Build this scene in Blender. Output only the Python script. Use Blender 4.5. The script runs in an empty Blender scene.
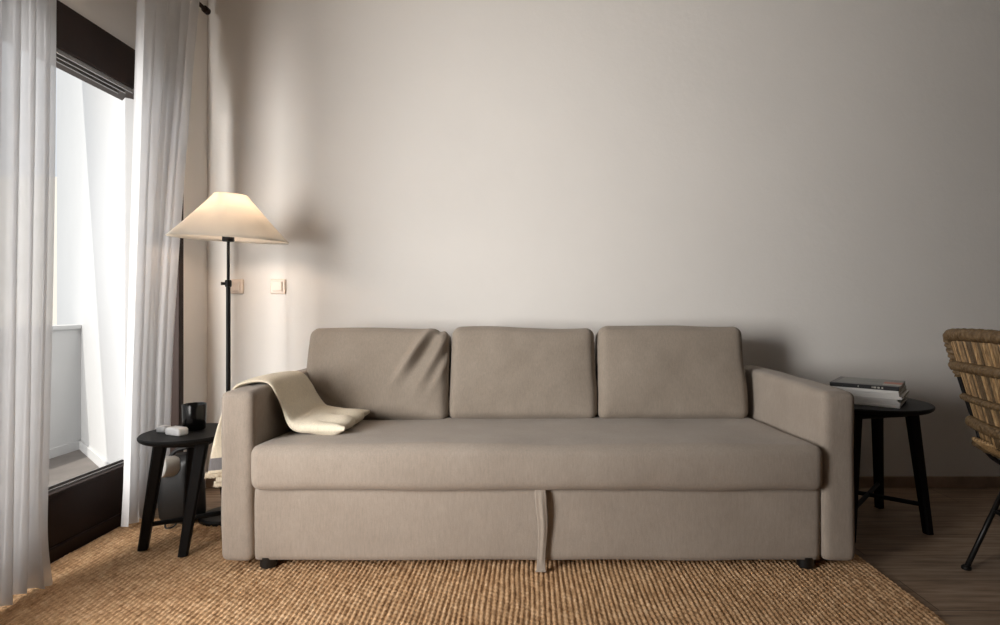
import bpy, bmesh, math, random
import numpy as np
from mathutils import Vector, Matrix, noise as mnoise

C = bpy.context.scene
R = math.radians
random.seed(7)

# ---------------------------------------------------------------- camera, world, lights, exposure
cam_data = bpy.data.cameras.new('camera')
cam = bpy.data.objects.new('camera', cam_data)
C.collection.objects.link(cam)
cam.location = (0.0, 0.0, 0.93)
cam.rotation_euler = (R(90), 0, 0)
cam_data.sensor_width = 36.0
cam_data.lens = 20.16
cam_data.shift_x = -0.030
cam_data.shift_y = -0.0065
cam_data.clip_start = 0.05
C.camera = cam

world = bpy.data.worlds.new('sky')
C.world = world
world.use_nodes = True
wn = world.node_tree
wn.nodes['Background'].inputs[0].default_value = (0.90, 0.95, 1.0, 1)
wn.nodes['Background'].inputs[1].default_value = 0.85

def light(name, kind, loc, rot, energy, color, **kw):
    d = bpy.data.lights.new(name, kind)
    o = bpy.data.objects.new(name, d)
    C.collection.objects.link(o)
    o.location = loc
    o.rotation_euler = rot
    d.energy = energy
    d.color = color
    for k, v in kw.items():
        setattr(d, k, v)
    return o

# sun on the balcony: from the outside left, high
sun_dir = Vector((0.20, 0.46, -0.87)).normalized()
sun = light('sun', 'SUN', (-6, -4, 9), (0, 0, 0), 3.6, (1.0, 0.95, 0.86), angle=R(0.6))
sun.rotation_euler = sun_dir.to_track_quat('-Z', 'Y').to_euler()
# daylight through the long glazed opening on the left (the part beyond the frame)
light('window_daylight', 'AREA', (-2.16, 0.10, 1.15), (R(90), 0, R(-23)), 72.0, (1.0, 0.97, 0.93),
      shape='RECTANGLE', size=0.95, size_y=1.3, spread=R(116))

C.view_settings.view_transform = 'Standard'
C.view_settings.look = 'None'
C.view_settings.gamma = 1.0
C.view_settings.use_curve_mapping = False
C.view_settings.exposure = 0.0
C.cycles.max_bounces = 8
C.cycles.diffuse_bounces = 5
C.cycles.use_denoising = True

# ---------------------------------------------------------------- helpers
def finish(bm, name):
    bmesh.ops.recalc_face_normals(bm, faces=bm.faces[:])
    me = bpy.data.meshes.new(name)
    bm.to_mesh(me)
    bm.free()
    return me

def link(name, me, mats, parent=None, smooth=True, angle=None):
    """link a mesh given in WORLD coordinates (shifted to the parent's base when it has one)"""
    if parent is not None and not parent.get('_local', 0):
        me.transform(Matrix.Translation(-parent_base(parent)))
    o = bpy.data.objects.new(name, me)
    C.collection.objects.link(o)
    if not isinstance(mats, (list, tuple)):
        mats = [mats]
    for m in mats:
        me.materials.append(m)
    if parent is not None:
        o.parent = parent
    if smooth:
        me.polygons.foreach_set('use_smooth', [True] * len(me.polygons))
        if angle is not None:
            me.set_sharp_from_angle(angle=R(angle))
    return o

def parent_base(p):
    v = Vector((0, 0, 0))
    while p is not None:
        v += p.location
        p = p.parent
    return v

LOCAL = set()
def obj(name, bm, mats, parent=None, smooth=True, angle=35):
    me = finish(bm, name) if isinstance(bm, bmesh.types.BMesh) else bm
    root = parent
    while root is not None and root.parent is not None:
        root = root.parent
    if parent is not None and root.name not in LOCAL:
        me.transform(Matrix.Translation(-parent_base(parent)))
    o = bpy.data.objects.new(name, me)
    C.collection.objects.link(o)
    for m in (mats if isinstance(mats, (list, tuple)) else [mats]):
        me.materials.append(m)
    if parent is not None:
        o.parent = parent
    if smooth:
        me.polygons.foreach_set('use_smooth', [True] * len(me.polygons))
        if angle is not None:
            me.set_sharp_from_angle(angle=R(angle))
    return o

def rebase(o, loc):
    """move a one-mesh thing's origin to loc, keeping it in place"""
    o.data.transform(Matrix.Translation(-Vector(loc)))
    o.location = loc
    return o

def tag(o, label, cat, group=None):
    o['label'] = label
    o['category'] = cat
    if group:
        o['group'] = group
    return o

def thing(name, label, cat, loc, rotz=0, group=None, local=False):
    o = bpy.data.objects.new(name, None)
    C.collection.objects.link(o)
    o.location = loc
    o.rotation_euler = (0, 0, rotz)
    o.empty_display_size = 0.05
    if local:
        LOCAL.add(o.name)
    return tag(o, label, cat, group)

def struct(name, bm, mats, parent=None, smooth=False):
    o = obj(name, bm, mats, parent, smooth=smooth)
    if parent is None:
        o['kind'] = 'structure'
    return o

def add_box(bm, x0, x1, y0, y1, z0, z1, bev=0.0, seg=2, mi=0):
    r = bmesh.ops.create_cube(bm, size=1.0)
    vs = r['verts']
    for v in vs:
        v.co = Vector(((x0 + x1) / 2 + v.co.x * (x1 - x0), (y0 + y1) / 2 + v.co.y * (y1 - y0),
                       (z0 + z1) / 2 + v.co.z * (z1 - z0)))
    fs = list({f for v in vs for f in v.link_faces})
    for f in fs:
        f.material_index = mi
    if bev > 0:
        es = list({e for v in vs for e in v.link_edges})
        res = bmesh.ops.bevel(bm, geom=es, offset=bev, segments=seg, profile=0.5, affect='EDGES')
        for f in res['faces']:
            f.material_index = mi
    return bm

def box(*a, **k):
    return add_box(bmesh.new(), *a, **k)

def add_tube(bm, pts, rad, n=12, closed=False, cap=True, mod=None):
    """tube along points; rad is a number or a list; mod(theta, s) multiplies the radius"""
    pts = [Vector(p) for p in pts]
    m = len(pts)
    rads = rad if isinstance(rad, (list, tuple)) else [rad] * m
    tang = []
    for i in range(m):
        a = pts[(i - 1) % m] if (closed or i > 0) else pts[i]
        b = pts[(i + 1) % m] if (closed or i < m - 1) else pts[i]
        tang.append((b - a).normalized())
    up = Vector((0, 0, 1))
    if abs(tang[0].dot(up)) > 0.9:
        up = Vector((0, 1, 0))
    nrm = (up - tang[0] * up.dot(tang[0])).normalized()
    rings = []
    s = 0.0
    for i in range(m):
        t = tang[i]
        nrm = (nrm - t * nrm.dot(t))
        nrm.normalize()
        bi = t.cross(nrm)
        if i:
            s += (pts[i] - pts[i - 1]).length
        ring = []
        for k in range(n):
            th = 2 * math.pi * k / n
            rr = rads[i] * (mod(th, s) if mod else 1.0)
            ring.append(bm.verts.new(pts[i] + (nrm * math.cos(th) + bi * math.sin(th)) * rr))
        rings.append(ring)
    rng = range(m) if closed else range(m - 1)
    for i in rng:
        a, b = rings[i], rings[(i + 1) % m]
        for k in range(n):
            bm.faces.new((a[k], a[(k + 1) % n], b[(k + 1) % n], b[k]))
    if cap and not closed:
        bm.faces.new(rings[0][::-1])
        bm.faces.new(rings[-1])
    return bm

def tube(*a, **k):
    return add_tube(bmesh.new(), *a, **k)

def add_lathe(bm, prof, c, n=40, close=False):
    """prof: list of (r, z); revolve about the vertical through c"""
    rings = []
    for (r, z) in prof:
        if r < 1e-6:
            rings.append([bm.verts.new((c[0], c[1], c[2] + z))])
        else:
            rings.append([bm.verts.new((c[0] + r * math.cos(2 * math.pi * k / n), c[1] + r * math.sin(2 * math.pi * k / n),
                                        c[2] + z)) for k in range(n)])
    pairs = list(zip(rings[:-1], rings[1:]))
    if close:
        pairs.append((rings[-1], rings[0]))
    for a, b in pairs:
        for k in range(n):
            k2 = (k + 1) % n
            if len(a) == 1 and len(b) == 1:
                continue
            if len(a) == 1:
                bm.faces.new((a[0], b[k], b[k2]))
            elif len(b) == 1:
                bm.faces.new((a[k], a[k2], b[0]))
            else:
                bm.faces.new((a[k], a[k2], b[k2], b[k]))
    return bm

def lathe(*a, **k):
    return add_lathe(bmesh.new(), *a, **k)

def smooth_path(pts, n):
    """Catmull-Rom through points, n samples, as Vectors"""
    P = [Vector(p) for p in pts]
    P = [P[0] * 2 - P[1]] + P + [P[-1] * 2 - P[-2]]
    L = len(P) - 3
    out = []
    for i in range(n):
        u = i / (n - 1) * L
        k = min(int(u), L - 1)
        t = u - k
        a, b, c, d = P[k:k + 4]
        out.append(0.5 * ((2 * b) + (c - a) * t + (2 * a - 5 * b + 4 * c - d) * t * t + (3 * b - 3 * c + d - a) * t ** 3))
    return out

def soft_box(cx, cy, cz, dx, dy, dz, r, res, fn=None):
    """rounded box with an even grid on every side; fn(local point, unit position) gives the final local point"""
    bm = bmesh.new()
    nx, ny, nz = [max(2, int(round(d / res))) for d in (dx, dy, dz)]
    cache = {}
    def vert(i, j, k):
        key = (i, j, k)
        if key in cache:
            return cache[key]
        p = Vector((-dx / 2 + dx * i / nx, -dy / 2 + dy * j / ny, -dz / 2 + dz * k / nz))
        q = Vector((max(-dx / 2 + r, min(dx / 2 - r, p.x)), max(-dy / 2 + r, min(dy / 2 - r, p.y)),
                    max(-dz / 2 + r, min(dz / 2 - r, p.z))))
        d = p - q
        if d.length > 1e-9:
            p = q + d.normalized() * r
        if fn:
            p = fn(p, Vector((2 * i / nx - 1, 2 * j / ny - 1, 2 * k / nz - 1)))
        v = bm.verts.new((p.x + cx, p.y + cy, p.z + cz))
        cache[key] = v
        return v
    for i in range(nx):
        for j in range(ny):
            for k in (0, nz):
                bm.faces.new((vert(i, j, k), vert(i + 1, j, k), vert(i + 1, j + 1, k), vert(i, j + 1, k)))
    for i in range(nx):
        for k in range(nz):
            for j in (0, ny):
                bm.faces.new((vert(i, j, k), vert(i + 1, j, k), vert(i + 1, j, k + 1), vert(i, j, k + 1)))
    for j in range(ny):
        for k in range(nz):
            for i in (0, nx):
                bm.faces.new((vert(i, j, k), vert(i, j + 1, k), vert(i, j + 1, k + 1), vert(i, j, k + 1)))
    return bm

def n3(x, y, z, s=1.0):
    return mnoise.noise(Vector((x * s, y * s, z * s)))

# ---------------------------------------------------------------- materials
def srgb(r, g, b):
    f = lambda c: (c / 255 / 12.92) if c / 255 <= 0.04045 else ((c / 255 + 0.055) / 1.055) ** 2.4
    return (f(r), f(g), f(b), 1)

class Mat:
    def __init__(self, name, color, rough=0.6, metal=0.0, spec=0.5):
        self.m = bpy.data.materials.new(name)
        self.m.use_nodes = True
        self.t = self.m.node_tree
        self.b = self.t.nodes['Principled BSDF']
        self.b.inputs['Base Color'].default_value = color
        self.b.inputs['Roughness'].default_value = rough
        self.b.inputs['Metallic'].default_value = metal
        self.b.inputs['Specular IOR Level'].default_value = spec
        self._coord = None
    def n(self, kind, **inp):
        x = self.t.nodes.new(kind)
        for k, v in inp.items():
            if k in x.inputs:
                x.inputs[k].default_value = v
            else:
                setattr(x, k, v)
        return x
    def l(self, a, b):
        self.t.links.new(a, b)
    def coord(self, scale=(1, 1, 1)):
        if self._coord is None:
            self._coord = self.n('ShaderNodeTexCoord')
        mp = self.n('ShaderNodeMapping')
        mp.inputs['Scale'].default_value = scale
        self.l(self._coord.outputs['Object'], mp.inputs['Vector'])
        return mp.outputs['Vector']
    def noise(self, scale, detail=4, rough=0.6, stretch=(1, 1, 1)):
        x = self.n('ShaderNodeTexNoise')
        x.inputs['Scale'].default_value = scale
        x.inputs['Detail'].default_value = detail
        x.inputs['Roughness'].default_value = rough
        self.l(self.coord(stretch), x.inputs['Vector'])
        return x.outputs['Fac']
    def ramp(self, fac, stops):
        x = self.n('ShaderNodeValToRGB')
        e = x.color_ramp.elements
        while len(e) < len(stops):
            e.new(0.5)
        for el, (p, c) in zip(e, stops):
            el.position = p
            el.color = c
        self.l(fac, x.inputs['Fac'])
        return x.outputs['Color']
    def mix(self, a, b, fac, mode='MIX'):
        x = self.n('ShaderNodeMix')
        x.data_type = 'RGBA'
        x.blend_type = mode
        for sock, v in ((x.inputs[6], a), (x.inputs[7], b), (x.inputs[0], fac)):
            if hasattr(v, 'links'):
                self.l(v, sock)
            else:
                sock.default_value = v
        return x.outputs[2]
    def color(self, c):
        self.l(c, self.b.inputs['Base Color'])
    def bump(self, h, strength=0.3, dist=0.002, prev=None):
        x = self.n('ShaderNodeBump')
        x.inputs['Strength'].default_value = strength
        x.inputs['Distance'].default_value = dist
        self.l(h, x.inputs['Height'])
        if prev is not None:
            self.l(prev, x.inputs['Normal'])
        self.l(x.outputs['Normal'], self.b.inputs['Normal'])
        return x.outputs['Normal']

def mat_plaster(name, col):
    M = Mat(name, col, 0.85, spec=0.25)
    a = M.noise(1.3, 3)
    dk = tuple(c * 0.95 for c in col[:3]) + (1,)
    M.color(M.ramp(a, [(0.3, dk), (0.7, col)]))
    p = M.bump(M.noise(9, 5, 0.65), 0.35, 0.006)
    M.bump(M.noise(70, 3), 0.25, 0.0015, p)
    return M.m

def mat_fabric(name, col, col2, rib=0.0):
    M = Mat(name, col, 0.95, spec=0.15)
    M.b.inputs['Sheen Weight'].default_value = 0.15
    M.b.inputs['Sheen Roughness'].default_value = 0.5
    base = M.ramp(M.noise(5, 4), [(0.3, col2), (0.72, col)])
    streak = M.ramp(M.noise(60, 3, 0.7, (3.2, 3.2, 0.5)), [(0.3, (0.90, 0.90, 0.90, 1)), (0.7, (1.06, 1.05, 1.04, 1))])
    fleck = M.ramp(M.noise(420, 2), [(0.3, (0.9, 0.9, 0.9, 1)), (0.7, (1.05, 1.05, 1.05, 1))])
    M.color(M.mix(M.mix(base, streak, 1.0, 'MULTIPLY'), fleck, 1.0, 'MULTIPLY'))
    p = M.bump(M.noise(500, 2), 0.35, 0.0012)
    M.bump(M.noise(90, 3, 0.6, (3, 3, 0.6)), 0.25, 0.002, p)
    return M.m

def mat_simple(name, col, rough=0.5, metal=0.0, spec=0.5, vary=0.1, scale=20, bump=0.05):
    M = Mat(name, col, rough, metal, spec)
    lo = tuple(c * (1 - vary) for c in col[:3]) + (1,)
    M.color(M.ramp(M.noise(scale, 4), [(0.3, lo), (0.7, col)]))
    if bump:
        M.bump(M.noise(scale * 8, 3), bump, 0.001)
    return M.m

def mat_cloth(name, col, transl=0.5, clear=0.0, bump=0.2):
    """thin woven cloth that lets light through"""
    M = Mat(name, col, 0.9, spec=0.1)
    out = M.t.nodes['Material Output']
    c = M.ramp(M.noise(12, 3), [(0.3, tuple(x * 0.96 for x in col[:3]) + (1,)), (0.7, col)])
    M.color(c)
    M.bump(M.noise(350, 2, 0.6, (1, 1, 0.3)), bump, 0.001)
    tr = M.n('ShaderNodeBsdfTranslucent')
    M.l(c, tr.inputs['Color'])
    mx = M.n('ShaderNodeMixShader')
    mx.inputs[0].default_value = transl
    M.l(M.b.outputs[0], mx.inputs[1])
    M.l(tr.outputs[0], mx.inputs[2])
    last = mx.outputs[0]
    if clear:
        tp = M.n('ShaderNodeBsdfTransparent')
        m2 = M.n('ShaderNodeMixShader')
        m2.inputs[0].default_value = clear
        M.l(last, m2.inputs[1])
        M.l(tp.outputs[0], m2.inputs[2])
        last = m2.outputs[0]
    M.l(last, out.inputs['Surface'])
    return M.m

def mat_floor():
    M = Mat('laminate_planks', (0.1, 0.08, 0.06, 1), 0.42, spec=0.35)
    br = M.n('ShaderNodeTexBrick')
    br.offset = 0.37
    br.inputs['Color1'].default_value = (0.35, 0.35, 0.35, 1)
    br.inputs['Color2'].default_value = (0.75, 0.75, 0.75, 1)
    br.inputs['Mortar'].default_value = (0.0, 0.0, 0.0, 1)
    br.inputs['Scale'].default_value = 1.0
    br.inputs['Mortar Size'].default_value = 0.0018
    br.inputs['Brick Width'].default_value = 1.25
    br.inputs['Row Height'].default_value = 0.19
    M.l(M.coord(), br.inputs['Vector'])
    grain = M.noise(7, 6, 0.62, (0.55, 7, 1))
    wood = M.ramp(grain, [(0.25, srgb(98, 80, 66)), (0.5, srgb(150, 128, 108)), (0.75, srgb(182, 162, 140))])
    tone = M.ramp(br.outputs['Color'], [(0.0, (0.25, 0.22, 0.2, 1)), (0.3, (0.8, 0.8, 0.8, 1)), (0.8, (1.08, 1.05, 1.02, 1))])
    M.color(M.mix(wood, tone, 1.0, 'MULTIPLY'))
    M.bump(grain, 0.12, 0.001)
    return M.m

def mat_jute():
    M = Mat('jute_weave', (0.4, 0.28, 0.17, 1), 0.95, spec=0.1)
    a = M.ramp(M.noise(55, 4, 0.7, (1.6, 0.5, 1)), [(0.25, srgb(136, 104, 74)), (0.5, srgb(204, 168, 130)), (0.78, srgb(238, 210, 176))])
    b = M.ramp(M.noise(3.0, 4, 0.6, (0.5, 2.5, 1)), [(0.3, (0.86, 0.82, 0.78, 1)), (0.7, (1.06, 1.05, 1.04, 1))])
    c = M.ramp(M.noise(260, 2), [(0.3, (0.82, 0.8, 0.78, 1)), (0.7, (1.08, 1.08, 1.08, 1))])
    M.color(M.mix(M.mix(a, b, 1.0, 'MULTIPLY'), c, 1.0, 'MULTIPLY'))
    M.bump(M.noise(420, 2), 0.6, 0.0015)
    return M.m

def mat_cane(name, stretch, g=1.0):
    M = Mat(name, (0.3, 0.2, 0.1, 1), 0.55, spec=0.4)
    a = M.ramp(M.noise(26, 4, 0.65, stretch), [(0.25, srgb(92 * g, 70 * g, 46 * g)), (0.5, srgb(160 * g, 128 * g, 88 * g)), (0.78, srgb(196 * g, 166 * g, 124 * g))])
    M.color(a)
    M.bump(M.noise(120, 3, 0.6, stretch), 0.3, 0.0015)
    return M.m

M_WALL = mat_plaster('white_plaster', (0.80, 0.77, 0.735, 1))
M_CEIL = mat_plaster('ceiling_plaster', (0.66, 0.63, 0.59, 1))
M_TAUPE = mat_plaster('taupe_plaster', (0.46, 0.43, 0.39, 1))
M_OUT = mat_plaster('balcony_render', (0.53, 0.535, 0.54, 1))
M_CREAM = mat_plaster('cream_render', (0.84, 0.79, 0.70, 1))
M_FLOOR = mat_floor()
M_TILE = mat_simple('balcony_tile', srgb(118, 112, 108), 0.6, vary=0.35, scale=6)
M_BASE = mat_simple('dark_wood_skirting', srgb(168, 142, 122), 0.5, vary=0.35, scale=9)
M_FRAME = mat_simple('dark_brown_frame', srgb(44, 29, 23), 0.5, spec=0.2, vary=0.25, scale=14, bump=0.03)
M_ALU = mat_simple('track_metal', srgb(150, 148, 146), 0.4, 0.7, vary=0.15)
M_SOFA = mat_fabric('greige_upholstery', srgb(164, 153, 142), srgb(154, 143, 132))
M_CUSH = mat_fabric('greige_cushion', srgb(155, 144, 132), srgb(144, 133, 121))
M_BLACK = mat_simple('black_lacquer', srgb(15, 14, 15), 0.55, spec=0.22, vary=0.3, scale=10, bump=0.08)
M_BLACKMETAL = mat_simple('black_metal', srgb(22, 20, 20), 0.4, 0.3, vary=0.2, bump=0.02)
M_GLOSS = mat_simple('black_glaze', srgb(12, 11, 12), 0.22, vary=0.1, bump=0.0)
M_PLASTIC = mat_simple('black_plastic', srgb(15, 14, 14), 0.45, vary=0.25, bump=0.1)
M_SILVER = mat_simple('silver_plastic', srgb(206, 204, 200), 0.35, 0.0, vary=0.1)
M_WHITEPL = mat_simple('white_plastic', srgb(238, 238, 238), 0.35, vary=0.03, bump=0.0)
M_SWITCH = mat_simple('beige_switch_plastic', srgb(226, 210, 196), 0.4, vary=0.04, bump=0.0)
M_CURT = mat_cloth('sheer_curtain', (0.78, 0.78, 0.79, 1), 0.38, 0.17)
M_SHADE = mat_cloth('cream_shade', (0.95, 0.90, 0.82, 1), 0.50, 0.0, 0.08)
M_THROW = mat_fabric('cream_wool', srgb(240, 230, 210), srgb(230, 219, 196))
M_STRIPE = mat_fabric('grey_wool', srgb(140, 138, 140), srgb(126, 124, 126))
M_JUTE = mat_jute()
M_CANES = [mat_cane('split_cane', (6, 6, 0.6), 1.06), mat_cane('split_cane_brown', (6, 6, 0.6), 0.60), mat_cane('split_cane_grey', (6, 6, 0.6), 0.86)]
M_CANE = M_CANES[0]
M_BRAID = mat_cane('braided_rattan', (3, 3, 3), 0.66)

# ---------------------------------------------------------------- the room
XL, YB, XR, YF, ZC = -1.74, 2.88, 6.0, -4.5, 2.62
struct('floor', box(-1.86, XR, YF, YB + 0.1, -0.10, 0.0), M_FLOOR)
struct('ceiling', box(-1.92, XR + 0.1, YF - 0.1, YB + 0.1, ZC, ZC + 0.1), M_CEIL)
struct('wall_back', box(-1.92, XR + 0.1, YB, YB + 0.12, -0.1, ZC + 0.1), M_WALL)
struct('wall_right', box(XR, XR + 0.1, YF, YB, 0, ZC), M_TAUPE)
struct('wall_front', box(-1.92, XR, YF - 0.1, YF, 0, ZC), M_TAUPE)
w = bmesh.new()
add_box(w, -1.92, -1.66, 2.68, YB, -0.1, ZC)               # return beside the window
add_box(w, -1.92, -1.755, -1.6, 2.68, 2.06, ZC)            # above the opening
add_box(w, -1.92, -1.70, YF, -1.6, -0.1, ZC)
struct('wall_left', w, M_WALL)
struct('baseboard_back', box(-1.66, XR, YB - 0.014, YB, 0.0, 0.055, bev=0.003), M_BASE)
struct('baseboard_right', box(XR - 0.014, XR, YF, YB - 0.014, 0.0, 0.055, bev=0.003), M_BASE)

# window: dark frame with a boxed sill and header, sliding tracks top and bottom
win = bpy.data.objects.new('window_1', None)
C.collection.objects.link(win)
win.location = (XL, 0.5, 0)
win['kind'] = 'structure'
h = box(-1.90, XL, -1.6, 2.68, 1.885, 2.06, bev=0.004)
obj('header', h, M_FRAME, win, smooth=False)
s = bmesh.new()
add_box(s, -1.81, XL, -1.6, 2.68, 0.0, 0.247, bev=0.004)
add_box(s, XL - 0.01, XL + 0.012, -1.6, 2.68, 0.0, 0.052, bev=0.004)
add_box(s, XL - 0.02, XL + 0.006, -1.6, 2.68, 0.232, 0.248, bev=0.003)
obj('sill_panel', s, M_FRAME, win, smooth=False)
j = bmesh.new()
add_box(j, -1.90, -1.658, 2.645, 2.682, 0.0, 2.06, bev=0.003)
add_box(j, -1.90, XL, -1.62, -1.56, 0.0, 2.06, bev=0.003)
obj('jamb', j, M_FRAME, win, smooth=False)
for x in (-1.750, -1.782, -1.814):
    obj('track', box(x - 0.006, x, -1.55, 2.47, 1.868, 1.886), M_ALU, win, smooth=False)
for x in (-1.760, -1.795):
    obj('track', box(x - 0.006, x, -1.55, 2.47, 0.246, 0.254), M_ALU, win, smooth=False)

# balcony beyond the opening
struct('floor_balcony', box(-2.75, -1.805, -1.6, 3.6, 0.0, 0.10), M_TILE)
pb = bmesh.new()
add_box(pb, -2.74, -2.62, -1.6, 3.45, 0.0, 0.80)
add_box(pb, -2.76, -2.60, -1.6, 3.45, 0.80, 0.82)
add_box(pb, -2.62, -2.608, -1.6, 3.3, 0.10, 0.15)
struct('wall_balcony', pb, M_OUT)
dw = bmesh.new()
A = Vector((-3.25, 3.847)); B = Vector((-1.855, 2.566))
dv = (B - A).normalized(); nv = Vector((-dv.y, dv.x))
if nv.y < 0: nv = -nv
def prism(bm, p0, p1, t0, t1, z0, z1):
    c = [p0 + nv * t0, p1 + nv * t0, p1 + nv * t1, p0 + nv * t1]
    lo = [bm.verts.new((q.x, q.y, z0)) for q in c]
    hi = [bm.verts.new((q.x, q.y, z1)) for q in c]
    bm.faces.new(lo[::-1]); bm.faces.new(hi)
    for k in range(4):
        bm.faces.new((lo[k], lo[(k + 1) % 4], hi[(k + 1) % 4], hi[k]))
prism(dw, A, B, 0.0, 0.14, 0.0, 2.7)
prism(dw, A, B, -0.012, 0.0, 0.10, 0.15)
struct('wall_balcony_end', dw, M_OUT)
struct('ceiling_balcony', box(-2.62, -1.92, -1.6, 3.2, 2.30, 2.42), M_CREAM)
struct('wall_neighbour', box(-11.0, -4.2, 6.8, 7.0, -3.0, 2.5), M_CREAM)

# light switches
def switch(px, label):
    x = (px - 530) * YB / 560
    t = thing('light_switch', label, 'light switch', (x, YB, 1.03), group='light switches on the back wall')
    pl = soft_box(x, YB - 0.005, 1.03, 0.078, 0.012, 0.076, 0.005, 0.004)
    obj('switch_plate', pl, M_SWITCH, t)
    f = bmesh.new()
    for a in ((-.028, -.026, -.028, .028), (.026, .028, -.028, .028), (-.028, .028, -.028, -.026), (-.028, .028, .026, .028)):
        add_box(f, x + a[0], x + a[1], YB - 0.0125, YB - 0.010, 1.03 + a[2], 1.03 + a[3])
    obj('bezel', f, M_SWITCH, t, smooth=False)
    rk = soft_box(x, YB - 0.0135, 1.03, 0.050, 0.010, 0.050, 0.003, 0.004,
                  lambda p, u: Vector((p.x, p.y - 0.002 * u.z, p.z)))
    obj('rocker', rk, M_SWITCH, t)
switch(236.5, 'square beige light switch partly behind the black lamp pole')
switch(278.5, 'square beige light switch alone on the wall, right of the lamp')

# ---------------------------------------------------------------- rug
def make_rug():
    x0, x1, y0, y1 = -1.715, 1.215, 0.75, 2.44
    nx, ny = 880, 420
    X, Y = np.meshgrid(np.linspace(x0, x1, nx), np.linspace(y0, y1, ny))
    rng = np.random.default_rng(3)
    def vnoise(U, V):
        g = rng.random((int(V.max()) + 3, int(U.max()) + 3))
        iu, iv = U.astype(int), V.astype(int)
        fu, fv = U - iu, V - iv
        fu, fv = fu * fu * (3 - 2 * fu), fv * fv * (3 - 2 * fv)
        return (g[iv, iu] * (1 - fu) + g[iv, iu + 1] * fu) * (1 - fv) + (g[iv + 1, iu] * (1 - fu) + g[iv + 1, iu + 1] * fu) * fv
    pitch = 0.0165
    Xw = X + 0.006 * (vnoise((X - x0) * 9, (Y - y0) * 5) - 0.5) * 2
    Yw = Y + 0.006 * (vnoise((X - x0) * 5, (Y - y0) * 9) - 0.5) * 2
    rib = np.abs(np.sin(math.pi * Xw / pitch)) ** 0.7
    k = np.floor(Xw / pitch)
    loop = 0.5 + 0.5 * np.cos(2 * math.pi * Yw / 0.021 + k * math.pi * 0.9)
    Z = 0.004 + 0.0075 * rib * (0.55 + 0.45 * loop)
    Z += 0.003 * vnoise((X - x0) * 60, (Y - y0) * 40)
    Z += 0.0015 * (vnoise((X - x0) * 3, (Y - y0) * 30) - .5)
    # ragged edges
    ex = 0.006 * (vnoise((Y - y0) * 14, (X - x0) * 0 + 0.5) - .5) + 0.008 * (vnoise((Y - y0) * 4, X * 0 + 0.5) - .5)
    X = X + ex * np.clip((X - x1 + 0.25) / 0.25, 0, 1)
    edge = np.minimum(np.minimum(X - X.min(axis=1, keepdims=True), X.max(axis=1, keepdims=True) - X), np.minimum(Y - y0, y1 - Y))
    Z = Z * np.clip(edge / 0.006 + 0.1, 0, 1) + 0.0005
    co = np.stack([X, Y, Z], -1).reshape(-1, 3)
    i = np.arange(ny - 1)[:, None] * nx + np.arange(nx - 1)[None, :]
    quads = np.stack([i, i + 1, i + nx + 1, i + nx], -1).reshape(-1, 4)
    me = bpy.data.meshes.new('rug')
    me.vertices.add(len(co)); me.vertices.foreach_set('co', co.ravel())
    me.loops.add(quads.size); me.loops.foreach_set('vertex_index', quads.ravel())
    me.polygons.add(len(quads))
    me.polygons.foreach_set('loop_start', np.arange(0, quads.size, 4))
    me.update(calc_edges=True)
    me.validate()
    return me
rug = obj('rug', make_rug(), M_JUTE, angle=None)
rebase(rug, (-0.25, 1.6, 0))
tag(rug, 'large coarse woven tan jute rug on the floor under the sofa', 'rug')
ZR = 0.013   # walking surface of the rug

# ---------------------------------------------------------------- sofa
sofa = thing('sofa', 'long three-seat greige fabric sofa with square arms against the back wall', 'sofa', (0.028, 2.4, 0.0))
def wob(a, s):
    return lambda p, u: p + Vector((n3(p.x + 3, p.y, p.z, s), n3(p.x, p.y + 5, p.z, s), n3(p.x, p.y, p.z + 7, s))) * a
def arm_fn(sgn):
    def f(p, u):
        q = wob(0.003, 6)(p, u)
        # padded sides: fuller in the middle of the height, front top edge rolled
        q.x += 0.004 * u.x * (1 - u.z * u.z) * (1 - u.y ** 4)
        if sgn < 0 and u.x > 0 and u.y > -0.2:
            q.x -= 0.045 * min(1, (u.y + 0.2) * 1.2) * (u.x + 1) / 2
        if u.z > 0.0:
            q.z += 0.006 * (1 - u.y ** 2) * u.z
        return q
    return f
for (x0, x1, sg) in ((-1.078, -0.9625, -1), (1.015, 1.134, 1)):
    obj('armrest', soft_box((x0 + x1) / 2, 2.402, (0.040 + 0.632) / 2, x1 - x0, 0.925, 0.632 - 0.040, 0.026, 0.0115, arm_fn(sg)),
        M_SOFA, sofa, angle=None)
obj('base', soft_box(0.026, 2.225, 0.170, 1.976, 0.55, 0.256, 0.010, 0.02, wob(0.0025, 5)), M_SOFA, sofa, angle=None)
def seat_fn(p, u):
    q = wob(0.004, 5)(p, u)
    if u.z > 0:
        q.z += 0.004 * (1 - u.x ** 6) * (1 - u.y ** 2) - 0.020 * (u.y + 1) + 0.004 * n3(p.x * 2, p.y * 4, 0.3)
    if u.y < 0:
        q.y -= 0.010 * (1 - u.z * u.z) * (1 - u.x ** 8)
    return q
obj('seat', soft_box(0.0235, 2.315, 0.374, 1.975, 0.815, 0.162, 0.036, 0.013, seat_fn), M_SOFA, sofa, angle=None)
obj('backrest', soft_box(0.026, 2.815, 0.36, 1.974, 0.09, 0.60, 0.03, 0.03, wob(0.003, 5)), M_SOFA, sofa, angle=None)
for (x, y, z0) in ((-0.922, 1.978, ZR), (0.972, 1.978, ZR), (-0.922, 2.76, 0.0), (0.972, 2.76, 0.0)):
    obj('foot', lathe([(0, z0), (0.026, z0), (0.029, z0 + 0.004), (0.029, 0.052), (0, 0.052)], (x, y, 0), 24), M_PLASTIC, sofa)
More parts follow.
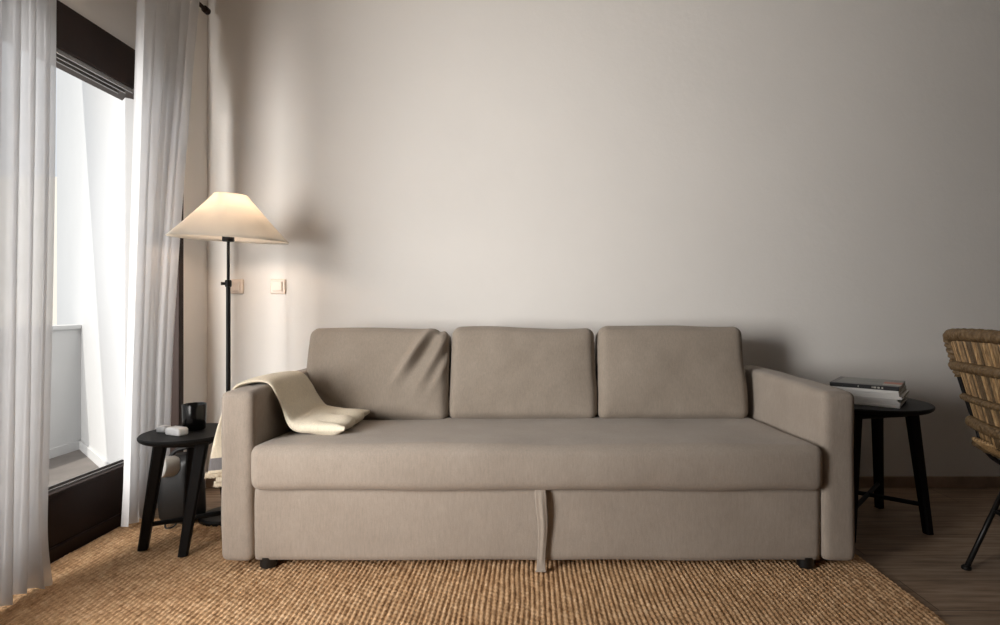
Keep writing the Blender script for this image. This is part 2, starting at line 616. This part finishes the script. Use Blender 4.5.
# pull strap hanging from the seam
def make_strap():
    bm = bmesh.new()
    path = smooth_path([(0.034, 1.945, 0.303), (0.036, 1.931, 0.285), (0.039, 1.927, 0.24), (0.044, 1.931, 0.18), (0.043, 1.934, 0.12),
                        (0.039, 1.932, 0.06), (0.038, 1.926, 0.026), (0.037, 1.918, 0.018)], 40)
    prev = None
    for i, p in enumerate(path):
        u = i / 39
        hw = 0.017 + 0.003 * math.sin(u * 7)
        row = []
        for k in range(9):
            a = k / 8 * 2 - 1
            crease = 0.006 * math.exp(-((a - 0.15) / 0.3) ** 2) * math.sin(math.pi * min(1, u * 1.2))
            row.append(bm.verts.new((p.x + a * hw, p.y - crease, p.z)))
        if prev:
            for k in range(8):
                bm.faces.new((prev[k], prev[k + 1], row[k + 1], row[k]))
        prev = row
    return bm
st = obj('pull_strap', make_strap(), M_SOFA, sofa, angle=None)
md = st.modifiers.new('thick', 'SOLIDIFY'); md.thickness = 0.003

# back cushions
def cushion(x0, x1, yb, zb, hgt, lean, label, fold=False, seed=0):
    w_, d_ = x1 - x0, 0.165
    def f(p, u):
        q = p.copy()
        bul = (1 - u.x ** 4) * (1 - u.z ** 4)
        if abs(u.y) > 0.999 or True:
            q.y += u.y * 0.020 * bul
        # fuller low down, softer at the top corners
        q.z += 0.010 * max(0, u.z) * (n3(p.x * 3 + seed, seed, 0.5) )
        q.x += u.x * (0.006 * (1 - u.z ** 2) + (0.010 * max(0, -u.z) if True else 0))
        q.x += 0.005 * n3(p.z * 7, seed, u.x)
        q.y += 0.006 * n3(p.x * 4 + seed, p.z * 4, seed) + 0.0025 * n3(p.x * 13 + seed, p.z * 13, seed)
        if u.z < -0.6:   # small gathers at the bottom seam
            q.y += 0.003 * math.sin(p.x * 55 + seed) * (-u.z - 0.6)
        if fold and u.y < 0.5:
            # slack corner: diagonal folds running from the upper right corner down to the left
            ax, az = w_ / 2 - 0.02, hgt / 2 - 0.01
            dx, dz = p.x - ax, p.z - az
            ca, sa = math.cos(R(245)), math.sin(R(245))
            along = dx * ca + dz * sa
            perp = -dx * sa + dz * ca
            env = math.exp(-((along - 0.13) / 0.12) ** 2)
            q.y -= 0.030 * env * math.exp(-((perp + 0.050 + along * 0.12) / 0.016) ** 2)
            q.y += 0.026 * env * math.exp(-((perp + 0.012 + along * 0.10) / 0.018) ** 2)
            q.y -= 0.012 * env * math.exp(-((perp - 0.030 + along * 0.05) / 0.011) ** 2)
            q.y += 0.012 * env * math.exp(-((perp - 0.055 + along * 0.02) / 0.012) ** 2)
            q.y -= 0.009 * env * math.exp(-((perp - 0.080) / 0.011) ** 2)
            # creases at the lower left
            bx, bz = p.x + w_ / 2, p.z + hgt / 2
            e2 = math.exp(-(bx / 0.14) ** 2)
            for c0 in (0.06, 0.11, 0.16):
                q.y += 0.007 * e2 * math.exp(-((bz - c0 + bx * 0.55) / 0.010) ** 2)
            if u.z > 0.9 and u.x > 0.8:
                q.z -= 0.012 * math.exp(-((p.x - w_ / 2 + 0.035) / 0.014) ** 2)
        return q
    bm = soft_box(0, 0, 0, w_, d_, hgt, 0.040, 0.0095, f)
    bmesh.ops.rotate(bm, verts=bm.verts[:], cent=(0, 0, -hgt / 2), matrix=Matrix.Rotation(R(-lean), 3, 'X'))
    bmesh.ops.translate(bm, verts=bm.verts[:], vec=((x0 + x1) / 2, yb + d_ / 2, zb + hgt / 2))
    o = obj('back_cushion', bm, M_CUSH, angle=None)
    rebase(o, ((x0 + x1) / 2, yb + d_ / 2, zb))
    tag(o, label, 'cushion', 'sofa back cushions')
cushion(-1.002, -0.374, 2.445, 0.410, 0.420, 12, 'greige back cushion with slack diagonal folds, behind the cream throw', True, 2)
cushion(-0.356, 0.292, 2.470, 0.411, 0.420, 11, 'greige back cushion in the middle of the sofa, between two others', False, 5)
cushion(0.314, 0.970, 2.470, 0.411, 0.425, 11, 'smooth greige back cushion next to the sofa arm by the magazines', False, 9)

# ---------------------------------------------------------------- throw blanket
def sm(a, b, x):
    x = max(0.0, min(1.0, (x - a) / (b - a)))
    return x * x * (3 - 2 * x)
def make_throw():
    NT, NS, NK = 56, 130, 3
    # centre line seen from the front: (x, z) from the outer hem, over the arm, down to the seat and out to the folded end
    front = [(-1.160, .325), (-1.148, .40), (-1.126, .50), (-1.104, .58), (-1.080, .634), (-1.02, .652), (-.968, .644), (-.938, .60),
             (-.915, .55), (-.893, .500), (-.862, .480), (-.81, .476), (-.75, .475), (-.69, .475)]
    back = [(-1.104, .33), (-1.100, .40), (-1.098, .50), (-1.094, .58), (-1.080, .634), (-1.02, .652), (-.955, .648), (-.925, .605),
            (-.908, .555), (-.882, .500), (-.85, .478), (-.80, .472), (-.75, .472), (-.685, .472)]
    pf = smooth_path([(a, b, 0) for a, b in front], NS)
    pk = smooth_path([(a, b, 0) for a, b in back], NS)
    bm = bmesh.new()
    cen = []
    for t_ in range(NT):
        t = t_ / (NT - 1)
        row = []
        for s_ in range(NS):
            s = s_ / (NS - 1)
            hang = sm(0.34, 0.0, s)
            tt = t + (sm(0, 0.30, t) * 0.55 + 0.45 * t - t) * hang if True else t
            a = pf[s_] * (1 - tt) + pk[s_] * tt
            tb = sm(0, 0.28, t)
            a.x = a.x * (1 - hang) + (pf[s_].x * (1 - tb) + pk[s_].x * tb) * hang
            yf = 2.015 + 0.058 * sm(0.05, 0.5, s)
            yb = 2.33 + 0.09 * sm(0.35, 0.8, s)
            ty = t + (t ** 1.9 - t) * hang
            y = yf * (1 - ty) + yb * ty
            x, z = a.x, a.y
            z += 0.004 * n3(x * 6, y * 9, s * 3) + 0.010 * math.exp(-((t - 0.5) / 0.22) ** 2) * sm(.6, .7, s) * sm(.95, .75, s)
            end = sm(0.80, 0.97, s)
            lobe = abs(math.cos(math.pi * (0.12 + 2.75 * t)))
            x += end * (0.034 * (lobe - 0.75) - 0.010 * t)
            z += end * 0.022 * (lobe - 0.85)
            row.append(Vector((x, y, z)))
        cen.append(row)
    top, bot = [], []
    for i in range(NT):
        t = i / (NT - 1)
        ra, rb = [], []
        for k in range(NS):
            s = k / (NS - 1)
            ds = cen[i][min(k + 1, NS - 1)] - cen[i][max(k - 1, 0)]
            dt = cen[min(i + 1, NT - 1)][k] - cen[max(i - 1, 0)][k]
            n = dt.cross(ds).normalized()
            if n.z < 0 and s > 0.3 or (s <= 0.3 and n.x > 0):
                n = -n
            th = 0.018 + 0.040 * sm(0.58, 0.76, s)
            prof = math.sqrt(max(0.0, 1 - abs(2 * t - 1) ** 7)) * math.sqrt(max(0.0, 1 - max(0.0, (s - 0.94) / 0.06) ** 2))
            prof = max(prof, 0.30)
            ra.append(bm.verts.new(cen[i][k] + n * th * 0.5 * prof))
            rb.append(bm.verts.new(cen[i][k] - n * th * 0.5 * prof))
        top.append(ra); bot.append(rb)
    def face(vs, k):
        f = bm.faces.new(vs)
        zc = sum(v.co.z for v in vs) / len(vs)
        f.material_index = 1 if (k < NS * 0.25 and 0.340 < zc < 0.386) else 0
    for i in range(NT - 1):
        for k in range(NS - 1):
            face((top[i][k], top[i][k + 1], top[i + 1][k + 1], top[i + 1][k]), k)
            face((bot[i][k], bot[i + 1][k], bot[i + 1][k + 1], bot[i][k + 1]), k)
    for k in range(NS - 1):
        for i in (0, NT - 1):
            face((top[i][k], bot[i][k], bot[i][k + 1], top[i][k + 1]), k)
    for i in range(NT - 1):
        for k in (0, NS - 1):
            face((top[i][k], top[i + 1][k], bot[i + 1][k], bot[i][k]), k)
    hem = [cen[i][0].copy() for i in range(NT)]
    return bm, hem
bm, hem = make_throw()
throw = obj('throw_blanket', bm, [M_THROW, M_STRIPE], angle=None)
rebase(throw, (-0.95, 2.2, 0.45))
md2 = throw.modifiers.new('soft', 'SUBSURF'); md2.levels = 1; md2.render_levels = 1
tag(throw, 'cream wool throw with a grey stripe and fringe draped over the sofa armrest', 'blanket')
def fringe_mesh(pts, length, dx):
    bm = bmesh.new()
    n = 130
    for i in range(n):
        u = i / (n - 1) * (len(pts) - 1)
        k = min(int(u), len(pts) - 2)
        p = pts[k].lerp(pts[k + 1], u - k)
        l_ = length * random.uniform(0.8, 1.1)
        for off in (-0.004, 0.004):
            q = Vector((p.x + off, p.y, p.z))
            add_tube(bm, [q + Vector((0, 0, 0.006)), q + Vector((dx * 0.5, random.uniform(-.002, .002), -l_ * 0.5)),
                          q + Vector((dx + random.uniform(-.004, .004), random.uniform(-.004, .004), -l_))], [0.0024, 0.0022, 0.0012], n=5)
    return bm
obj('fringe', fringe_mesh(hem, 0.015, -0.005), M_THROW, throw, angle=None)
# inner layer of the folded hem, hanging a little lower
def make_under():
    bm = bmesh.new()
    rows = []
    for i, p in enumerate(hem):
        t = i / (len(hem) - 1)
        row = []
        for k in range(16):
            u = k / 15
            row.append(bm.verts.new((p.x + 0.018 * (1 - sm(0, .3, t)) + 0.004 + u * 0.012 * (1 - sm(0, .3, t)), p.y + 0.014, 0.288 + u * 0.20)))
        rows.append(row)
    for i in range(len(rows) - 1):
        for k in range(15):
            bm.faces.new((rows[i][k], rows[i][k + 1], rows[i + 1][k + 1], rows[i + 1][k]))
    h2 = [r[0].co.copy() for r in rows]
    return bm, h2
bm, hem2 = make_under()
ul = obj('inner_layer', bm, M_THROW, throw, angle=None)
md = ul.modifiers.new('thick', 'SOLIDIFY'); md.thickness = 0.010; md.offset = 0
obj('fringe', fringe_mesh(hem2, 0.015, -0.003), M_THROW, throw, angle=None)

# ---------------------------------------------------------------- curtains
def curtain(name, label, ytop, ybot, xtop, xbot, folds, amp, seed, zb, ztop=2.40, edge=None, tail=False):
    NU, NV = 220, 90
    bm = bmesh.new()
    rows = []
    for j in range(NV):
        v = j / (NV - 1)                 # 0 bottom, 1 top
        z = zb + (ztop - zb) * v
        row = []
        for i in range(NU):
            u = i / (NU - 1)
            w_ = (1 - v) ** (2.2 if tail else 1.0)
            y0 = ytop[0] + (ybot[0] - ytop[0]) * w_
            y1 = ytop[1] + (ybot[1] - ytop[1]) * w_
            if edge:
                y1 = edge(v)
            ph = u * folds * 2 * math.pi + 0.9 * n3(u * 4 + seed, v * 0.9, seed) * 2
            a = amp * (0.75 + 0.5 * n3(u * 5, v * 1.5 + seed, 2.0))
            x = xtop + (xbot - xtop) * (1 - v) ** (2.2 if tail else 1.0) + a * (math.sin(ph) + 0.28 * math.sin(2.3 * ph + seed))
            y = y0 + (y1 - y0) * u + a * 0.35 * math.cos(ph)
            zz = z
            if v < 0.12:
                k = (0.12 - v) / 0.12
                x += (0.022 * k * k * n3(u * 6 + seed, 3, 1) + 0.004 * k * k)
                zz += 0.020 * k * n3(u * 5 + seed, 8, 2)
            if tail and v < 0.09:
                k = ((0.09 - v) / 0.09) ** 2
                e = math.exp(-((u - 1.0) / 0.05) ** 2)
                y -= 0.015 * k * e
                x += 0.035 * k * e
                zz -= 0.02 * k * e * 0
            row.append(bm.verts.new((x, y, max(zz, 0.014))))
        rows.append(row)
    for j in range(NV - 1):
        for i in range(NU - 1):
            bm.faces.new((rows[j][i], rows[j][i + 1], rows[j + 1][i + 1], rows[j + 1][i]))
    o = obj(name, bm, M_CURT, angle=None)
    rebase(o, ((xtop), (ytop[0] + ytop[1]) / 2, zb))
    md = o.modifiers.new('soft', 'SUBSURF'); md.levels = 1; md.render_levels = 1
    return tag(o, label, 'curtain', 'white sheer curtains')
curtain('curtain', 'white sheer curtain nearest the camera, at the left edge of the photo', (0.90, 1.94), (0.90, 1.835), -1.642, -1.592,
        18, 0.026, 1.0, 0.020, tail=True)
curtain('curtain', 'white sheer curtain beside the floor lamp and the corner of the room', (2.282, 2.72), (2.262, 2.53), -1.595, -1.650,
        5.5, 0.026, 4.0, 0.035, edge=lambda v: 2.535 + 0.005 * v + 0.235 * max(0, v - 0.25) ** 1.4)
rod = thing('curtain_rod', 'thin dark curtain rod at the top of the window wall', 'curtain rod', (-1.615, 0.6, 2.405))
obj('rod', tube([(-1.615, -1.6, 2.405), (-1.615, 2.78, 2.405)], 0.010, 14), M_FRAME, rod)
fb = lathe([(0, 0), (0.014, 0), (0.017, 0.004), (0.017, 0.03), (0.012, 0.036), (0, 0.036)], (0, 0, 0), 20)
bmesh.ops.transform(fb, verts=fb.verts[:], matrix=Matrix.Translation((-1.615, 2.775, 2.405)) @ Matrix.Rotation(R(-90), 4, 'X'))
obj('finial', fb, M_FRAME, rod)
for y in (-1.2, 2.52):
    obj('bracket', tube([(-1.615, y, 2.392), (-1.615, y, 2.38), (-1.70 if y > 0 else -1.76, y, 2.38)] if False else
                        [(-1.615, y, 2.393), (-1.757, y, 2.393)], 0.006, 8), M_FRAME, rod)

# ---------------------------------------------------------------- floor lamp
LX, LY = -1.320, 2.45
lamp = thing('floor_lamp', 'black floor lamp with a wide cream cone shade behind the small table', 'floor lamp', (LX, LY, 0.0))
obj('base', lathe([(0, 0.0), (0.105, 0.0), (0.112, 0.004), (0.112, 0.018), (0.104, 0.026), (0.02, 0.034), (0.016, 0.05), (0, 0.05)],
                  (LX, LY, 0.001), 48), M_BLACKMETAL, lamp)
pole = bmesh.new()
add_tube(pole, [(LX, LY, 0.045), (LX, LY, 1.03)], 0.0092, 16)
add_tube(pole, [(LX, LY, 1.02), (LX, LY, 1.24)], 0.0062, 16)
obj('pole', pole, M_BLACKMETAL, lamp)
kn = lathe([(0.006, 1.012), (0.0125, 1.014), (0.0135, 1.02), (0.0135, 1.038), (0.012, 1.043), (0.006, 1.045)], (LX, LY, 0), 20)
add_tube(kn, [(LX - 0.010, LY - 0.004, 1.028), (LX - 0.026, LY - 0.010, 1.028)], [0.006, 0.0075], 10)
obj('height_knob', kn, M_BLACKMETAL, lamp)
obj('socket', lathe([(0, 1.212), (0.022, 1.212), (0.024, 1.216), (0.024, 1.246), (0.018, 1.25), (0.018, 1.30), (0, 1.30)], (LX, LY, 0), 24),
    M_BLACKMETAL, lamp)
bulb = lathe([(0, 1.385), (0.016, 1.38), (0.028, 1.362), (0.030, 1.345), (0.024, 1.322), (0.014, 1.302), (0, 1.30)], (LX, LY, 0), 24)
MB_ = Mat('warm_bulb', (1, 0.8, 0.55, 1), 0.3)
MB_.b.inputs['Emission Color'].default_value = (1.0, 0.76, 0.58, 1)
MB_.b.inputs['Emission Strength'].default_value = 62.0
bo = obj('bulb', bulb, MB_.m, lamp)
tilt = Matrix.Translation((LX + 0.008, LY, 1.222)) @ Matrix.Rotation(R(1.2), 4, Vector((-0.475, 0.88, 0))) @ Matrix.Rotation(R(3.2), 4, Vector((0.88, 0.475, 0))) @ Matrix.Translation((-LX, -LY, -1.22))
def shade():
    bm = bmesh.new()
    prof = [(0.060, 1.415), (0.066, 1.413), (0.071, 1.405)]
    for k in range(1, 15):
        u = k / 14
        prof.append((0.071 + (0.238 - 0.071) * u, 1.405 - (1.405 - 1.219) * u - 0.003 * math.sin(u * math.pi)))
    inner = [(r - 0.0025, z - 0.0015) for r, z in prof[::-1]]
    add_lathe(bm, prof + inner, (LX, LY, 0), 72, close=True)
    bmesh.ops.transform(bm, matrix=tilt, verts=bm.verts[:])
    return bm
obj('lamp_shade', shade(), M_SHADE, lamp, angle=None)
sp = bmesh.new()
ring = [(LX + 0.060 * math.cos(a), LY + 0.060 * math.sin(a), 1.409) for a in [2 * math.pi * k / 36 for k in range(36)]]
add_tube(sp, ring, 0.002, 6, closed=True)
for k in range(3):
    a = 2 * math.pi * k / 3 + 0.3
    add_tube(sp, [(LX + 0.018 * math.cos(a), LY + 0.018 * math.sin(a), 1.29), (LX + 0.060 * math.cos(a), LY + 0.060 * math.sin(a), 1.409)], 0.0017, 6)
bmesh.ops.transform(sp, matrix=tilt, verts=sp.verts[:])
obj('shade_carrier', sp, M_BLACKMETAL, lamp)


# ---------------------------------------------------------------- black side tables
def leg_bm(foot, top, w0, w1, ang):
    """tapered square leg with softened edges"""
    bm = bmesh.new()
    f, t = Vector(foot), Vector(top)
    ca, sa = math.cos(ang), math.sin(ang)
    rings = []
    N = 6
    for i in range(N + 1):
        u = i / N
        c = f.lerp(t, u)
        w_ = (w0 + (w1 - w0) * u) / 2
        b = w_ * 0.35
        ring = []
        for (px, py) in ((w_, w_ - b), (w_ - b, w_), (-w_ + b, w_), (-w_, w_ - b), (-w_, -w_ + b), (-w_ + b, -w_), (w_ - b, -w_), (w_, -w_ + b)):
            ring.append(bm.verts.new((c.x + px * ca - py * sa, c.y + px * sa + py * ca, c.z)))
        rings.append(ring)
    for a, b2 in zip(rings[:-1], rings[1:]):
        for k in range(8):
            bm.faces.new((a[k], a[(k + 1) % 8], b2[(k + 1) % 8], b2[k]))
    bm.faces.new(rings[0][::-1]); bm.faces.new(rings[-1])
    return bm
def side_table(label, c, r, h, legs, z0, sz, ang):
    t = thing('side_table', label, 'side table', (c[0], c[1], z0))
    obj('tabletop', lathe([(0, h - 0.020), (r - 0.010, h - 0.020), (r - 0.003, h - 0.015), (r, h - 0.010), (r, h - 0.004), (r - 0.003, h),
                           (0, h)], (c[0], c[1], 0), 72), M_BLACK, t)
    # short apron under the top joining the legs
    ap = bmesh.new()
    tops = [Vector(l[1]) for l in legs]
    order = sorted(tops, key=lambda p: math.atan2(p.y - c[1], p.x - c[0]))
    for a, b in zip(order, order[1:] + order[:1]):
        add_tube(ap, [(a.x, a.y, h - 0.036), (b.x, b.y, h - 0.036)], 0.013, 8)
    obj('apron', ap, M_BLACK, t)
    pts = []
    for f, tp in legs:
        tp3 = (tp[0], tp[1], h - 0.019)
        obj('leg', leg_bm((f[0], f[1], z0), tp3, 0.032, 0.043, ang), M_BLACK, t, angle=30)
        u = (sz - z0) / (h - 0.019 - z0)
        pts.append(Vector((f[0], f[1], z0)).lerp(Vector(tp3), u))
    for a, b in ((0, 3), (1, 2)):
        obj('stretcher', tube([pts[a], pts[b]], 0.0095, 10), M_BLACK, t)
    return t
side_table('low round black side table with four splayed legs, under the black cup', (-1.315, 2.160), 0.165, 0.445,
           [((-1.458, 2.110), (-1.387, 2.105, 0)), ((-1.276, 2.060), (-1.236, 2.115, 0)),
            ((-1.400, 2.284), (-1.345, 2.245, 0)), ((-1.198, 2.250), (-1.245, 2.235, 0))], ZR, 0.105, R(20))
side_table('round black side table with four legs, under the stack of magazines', (1.452, 2.415), 0.240, 0.521,
           [((1.268, 2.215), (1.315, 2.262, 0)), ((1.628, 2.290), (1.578, 2.318, 0)),
            ((1.290, 2.560), (1.332, 2.525, 0)), ((1.612, 2.585), (1.578, 2.548, 0))], 0.0, 0.115, R(15))

# things on the left table
TZ = 0.445
cup = lathe([(0, 0.0), (0.036, 0.0), (0.0395, 0.003), (0.0415, 0.05), (0.0425, 0.098), (0.0415, 0.0995), (0.040, 0.098), (0.0385, 0.05),
             (0.0365, 0.008), (0, 0.006)], (-1.322, 2.205, TZ), 48)
o = obj('cup', cup, M_GLOSS, angle=50)
rebase(o, (-1.322, 2.205, TZ))
tag(o, 'straight-sided glossy black cup on the small side table', 'cup')
def case(cx, cy, dx, dy, dz, rot, name, label, taper):
    t = thing(name, label, 'case', (cx, cy, TZ), rot, local=True)
    def f(p, u):
        q = p.copy()
        k = 1 - taper * (u.x + 1) / 2
        q.y *= k
        return q
    obj('body', soft_box(0, 0, dz / 2, dx, dy, dz, dz * 0.28, 0.004, f), M_WHITEPL, t, angle=None)
    obj('seam', box(-dx / 2 + 0.006, dx / 2 - 0.006, -dy / 2 * (1 - taper) + .003, dy / 2 * (1 - taper) - .003, dz - 0.0005, dz + 0.0012, bev=0.0005), M_WHITEPL, t)
case(-1.330, 2.110, 0.078, 0.046, 0.027, R(-24), 'white_case', 'larger white rounded case in front of the black cup', 0.12)
case(-1.412, 2.160, 0.040, 0.036, 0.022, R(-8), 'white_plug', 'smaller white block touching the larger white case on the side table', 0.0)

# bulky black appliance behind the left table
ap = thing('floor_appliance', 'bulky black appliance with a silver round end behind the small side table', 'appliance', (-1.50, 2.46, 0.0))
obj('body', soft_box(-1.485, 2.40, 0.155, 0.15, 0.13, 0.288, 0.035, 0.012,
                     lambda p, u: p + Vector((0.010 * n3(p.x * 9, p.y * 9, p.z * 9), -0.012 * (1 - u.z ** 2), 0.010 * u.x * max(0, u.z)))),
    M_PLASTIC, ap, angle=None)
hd = lathe([(0, -0.05), (0.037, -0.05), (0.042, -0.044), (0.042, 0.010), (0.038, 0.018), (0.030, 0.022), (0.026, 0.020), (0, 0.020)], (0, 0, 0), 32)
bmesh.ops.transform(hd, verts=hd.verts[:], matrix=Matrix.Translation((-1.496, 2.335, 0.262)) @ Matrix.Rotation(R(62), 4, 'Z') @ Matrix.Rotation(R(-82), 4, 'Y') @ Matrix.Rotation(R(180), 4, 'X'))
obj('round_end', hd, M_SILVER, ap)
obj('handle', tube(smooth_path([(-1.535, 2.385, 0.285), (-1.50, 2.385, 0.318), (-1.43, 2.39, 0.332), (-1.40, 2.40, 0.30)], 20), 0.009, 10), M_PLASTIC, ap)
obj('cable', tube(smooth_path([(-1.47, 2.345, 0.05), (-1.475, 2.325, 0.018), (-1.50, 2.31, 0.013), (-1.515, 2.33, 0.03), (-1.50, 2.35, 0.06)], 30), 0.0035, 8), M_PLASTIC, ap)

# ---------------------------------------------------------------- magazines
MZ = 0.521
M_PAPER = mat_simple('page_edges', srgb(214, 208, 198), 0.8, vary=0.12, scale=60)
M_SPINE = mat_simple('white_spine', srgb(247, 246, 243), 0.4, vary=0.05)
M_SPINE2 = mat_simple('light_grey_spine', srgb(222, 221, 219), 0.4, vary=0.08)
M_DARKC = mat_simple('dark_cover', srgb(28, 29, 32), 0.3, vary=0.2)
M_GREYC = mat_simple('grey_cover_photo', srgb(120, 126, 122), 0.3, vary=0.5, scale=14)
M_ORANGE = mat_simple('orange_cover_patch', srgb(190, 92, 46), 0.35, vary=0.3)
M_PALE = mat_simple('pale_cover_patch', srgb(190, 186, 176), 0.35, vary=0.2)
def magazine(z, th, off, rot, label, dark):
    t = thing('magazine', label, 'magazine', (1.458 + off[0], 2.410 + off[1], z), R(-39.5) + rot, group='magazines stacked on the black side table', local=True)
    L, W = 0.250, 0.238        # spine along local x, towards the camera side (-y)
    mc = M_DARKC if dark else random.choice([M_SPINE, M_SPINE, M_SPINE2])
    obj('pages', box(-L / 2 + .001, L / 2 - .001, -W / 2 + 0.002, W / 2 - 0.001, 0.0007, th - 0.0007), M_PAPER, t, smooth=False)
    cv = bmesh.new()
    add_box(cv, -L / 2, L / 2, -W / 2, W / 2, th - 0.0007, th)
    add_box(cv, -L / 2, L / 2, -W / 2, W / 2, 0.0, 0.0007)
    add_box(cv, -L / 2, L / 2, -W / 2 - 0.001, -W / 2 + 0.0015, 0.0, th, bev=0.0007)
    obj('cover', cv, mc, t, smooth=False)
    return t, L, W
zz = MZ
labels = ['white-spined magazine at the very bottom of the stack', 'white-spined magazine second from the bottom of the stack',
          'white-spined magazine third from the bottom of the stack', 'white-spined magazine, third below the dark one topmost in the stack',
          'white-spined magazine, second below the dark one topmost in the stack', 'white-spined magazine directly under the dark top magazine']
ths = [0.0110, 0.0118, 0.0102, 0.0118, 0.0110, 0.0114]
offs = [(-.004, -.003), (.003, -.002), (-.001, .006), (.008, -.002), (.001, .004), (-.003, .001)]
for k in range(6):
    magazine(zz, ths[k], offs[k], R(random.uniform(-1.5, 1.5)), labels[k], False)
    zz += ths[k]
top, L, W = magazine(zz, 0.0165, (-0.002, 0.004), R(0.8), 'dark-spined magazine with a grey photo cover and orange patch, topmost of the stack', True)
ph = bmesh.new()
add_box(ph, -L / 2 + 0.02, L / 2 - 0.002, -W / 2 + 0.03, W / 2 - 0.004, 0.0165, 0.0168)
obj('cover_photo', ph, M_GREYC, top, smooth=False)
pa = bmesh.new(); add_box(pa, 0.060, 0.125, -0.030, 0.030, 0.0168, 0.0171)
obj('cover_patch', pa, M_ORANGE, top, smooth=False)
pa = bmesh.new(); add_box(pa, 0.062, 0.128, -0.075, -0.034, 0.0168, 0.0171)
obj('cover_patch', pa, M_PALE, top, smooth=False)
for (a, b) in ((-0.02, -0.017), (0.030, 0.033), (0.036, 0.046), (0.05, 0.058), (0.064, 0.070)):
    obj('spine_mark', box(a, b, -W / 2 - 0.0014, -W / 2 - 0.0009, 0.0045, 0.0118), M_PALE, top, smooth=False)

# ---------------------------------------------------------------- rattan chair
chair = thing('rattan_chair', 'rattan chair with braided rim and thin black metal legs at the right edge', 'chair', (1.715, 1.84, 0), R(-8), local=True)
def back_pt(v, zt):
    """v across (-1..1), zt 0 (seat) .. 1 (top): local x forward, y left/far, z up"""
    hw = 0.262 + 0.020 * zt
    x = -0.105 - 0.100 * zt + 0.05 * v * v
    z = 0.435 + 0.395 * zt - 0.012 * v * v * zt
    return Vector((x, hw * v, z))
def wrap(p1, p2):
    return lambda th, s: 1 + 0.11 * math.sin(2 * th + s * p1) + 0.04 * math.sin(3 * th - s * p2)
# rim: from lower far side up, across the top and down the near side
rim = [back_pt(1, z) for z in (0.60, 0.70, 0.80, 0.88)] + [back_pt(0.99, 0.95), back_pt(0.93, 0.99), back_pt(0.84, 1.0)] + \
      [back_pt(v, 1.0) for v in (0.6, 0.3, 0, -0.3, -0.6)] + [back_pt(-0.84, 1.0), back_pt(-0.93, 0.99), back_pt(-0.99, 0.95)] + \
      [back_pt(-1, z) for z in (0.88, 0.80, 0.70, 0.60)]
obj('rim', tube(smooth_path(rim, 520), 0.021, 18, mod=wrap(300, 420)), M_BRAID, chair, angle=None)
for zt, r_, b in ((0.70, 0.017, .004), (0.40, 0.012, .004), (0.16, 0.019, .004)):
    obj('braided_band', tube(smooth_path([back_pt(v, zt) + Vector((-0.016, 0, 0)) for v in np.linspace(-1, 1, 11)], 300), r_, 14, mod=wrap(330, 460)),
        M_BRAID, chair, angle=None)
for k in range(36):
    v = -0.93 + 1.86 * k / 35
    j_ = random.uniform(-0.004, 0.004)
    pts = [back_pt(v + j_, z) for z in (-0.02, 0.25, 0.5, 0.75, 0.985)]
    obj('cane', tube(smooth_path(pts, 12), random.uniform(0.0042, 0.0054), 8), random.choice(M_CANES), chair, angle=None)
# black frame hugging the shell and turning under the seat
for sgn in (1, -1):
    fr = [back_pt(sgn * 1.0, 0.62) + Vector((-0.006, 0.004 * sgn, 0)), back_pt(sgn * 1.0, 0.35) + Vector((-0.004, 0.006 * sgn, 0)),
          back_pt(sgn, 0.08) + Vector((0.0, 0.006 * sgn, 0)), Vector((-0.045, 0.262 * sgn, 0.395)), Vector((0.03, 0.258 * sgn, 0.335)),
          Vector((0.18, 0.255 * sgn, 0.335)), Vector((0.36, 0.24 * sgn, 0.375))]
    obj('frame_tube', tube(smooth_path(fr, 60), 0.0085, 12), M_BLACKMETAL, chair, angle=None)
# seat: woven panel, curved up into the back
def seat():
    bm = bmesh.new()
    for k in range(30):
        v = -0.94 + 1.88 * k / 29
        pts = [Vector((-0.098, 0.25 * v, 0.438)), Vector((-0.035, 0.25 * v, 0.392)), Vector((0.05, 0.25 * v, 0.362)), Vector((0.22, 0.248 * v, 0.372)),
               Vector((0.38, 0.24 * v, 0.405))]
        add_tube(bm, smooth_path(pts, 20), 0.0075, 8)
    return bm
obj('seat', seat(), M_CANE, chair, angle=None)
obj('seat_rim', tube(smooth_path([(-0.075, 0.262, 0.420), (0.03, 0.262, 0.372), (0.28, 0.256, 0.392), (0.385, 0.20, 0.410), (0.40, 0, 0.412), (0.385, -0.20, 0.410),
                                  (0.28, -0.256, 0.392), (0.03, -0.262, 0.372), (-0.075, -0.262, 0.420)], 160), 0.017, 12, mod=wrap(300, 430)),
    M_BRAID, chair, angle=None)
feet = {}
for (fx, fy, tx_, ty_) in ((-0.190, 0.115, 0.03, 0.215), (-0.190, -0.115, 0.03, -0.215), (0.42, 0.22, 0.26, 0.20), (0.42, -0.22, 0.26, -0.20)):
    l_ = tube([(fx, fy, 0.004), (tx_, ty_, 0.345)], 0.0085, 12)
    lo = obj('leg', l_, M_BLACKMETAL, chair, angle=None)
    obj('foot_cap', lathe([(0, 0), (0.015, 0), (0.016, 0.003), (0.015, 0.009), (0.009, 0.014), (0, 0.014)], (fx, fy, 0.0), 20), M_BLACKMETAL, lo)
    feet[(fx > 0, fy > 0)] = (Vector((fx, fy, 0.004)), Vector((tx_, ty_, 0.345)))
def on(k, u):
    return feet[k][0].lerp(feet[k][1], u)
obj('crossbar', tube([on((False, True), .55), on((False, False), .55)], 0.006, 10), M_BLACKMETAL, chair)
obj('crossbar', tube([on((False, True), .55), on((True, True), .50)], 0.006, 10), M_BLACKMETAL, chair)
obj('crossbar', tube([on((False, False), .55), on((True, False), .50)], 0.006, 10), M_BLACKMETAL, chair)

print('objects', len(C.objects))
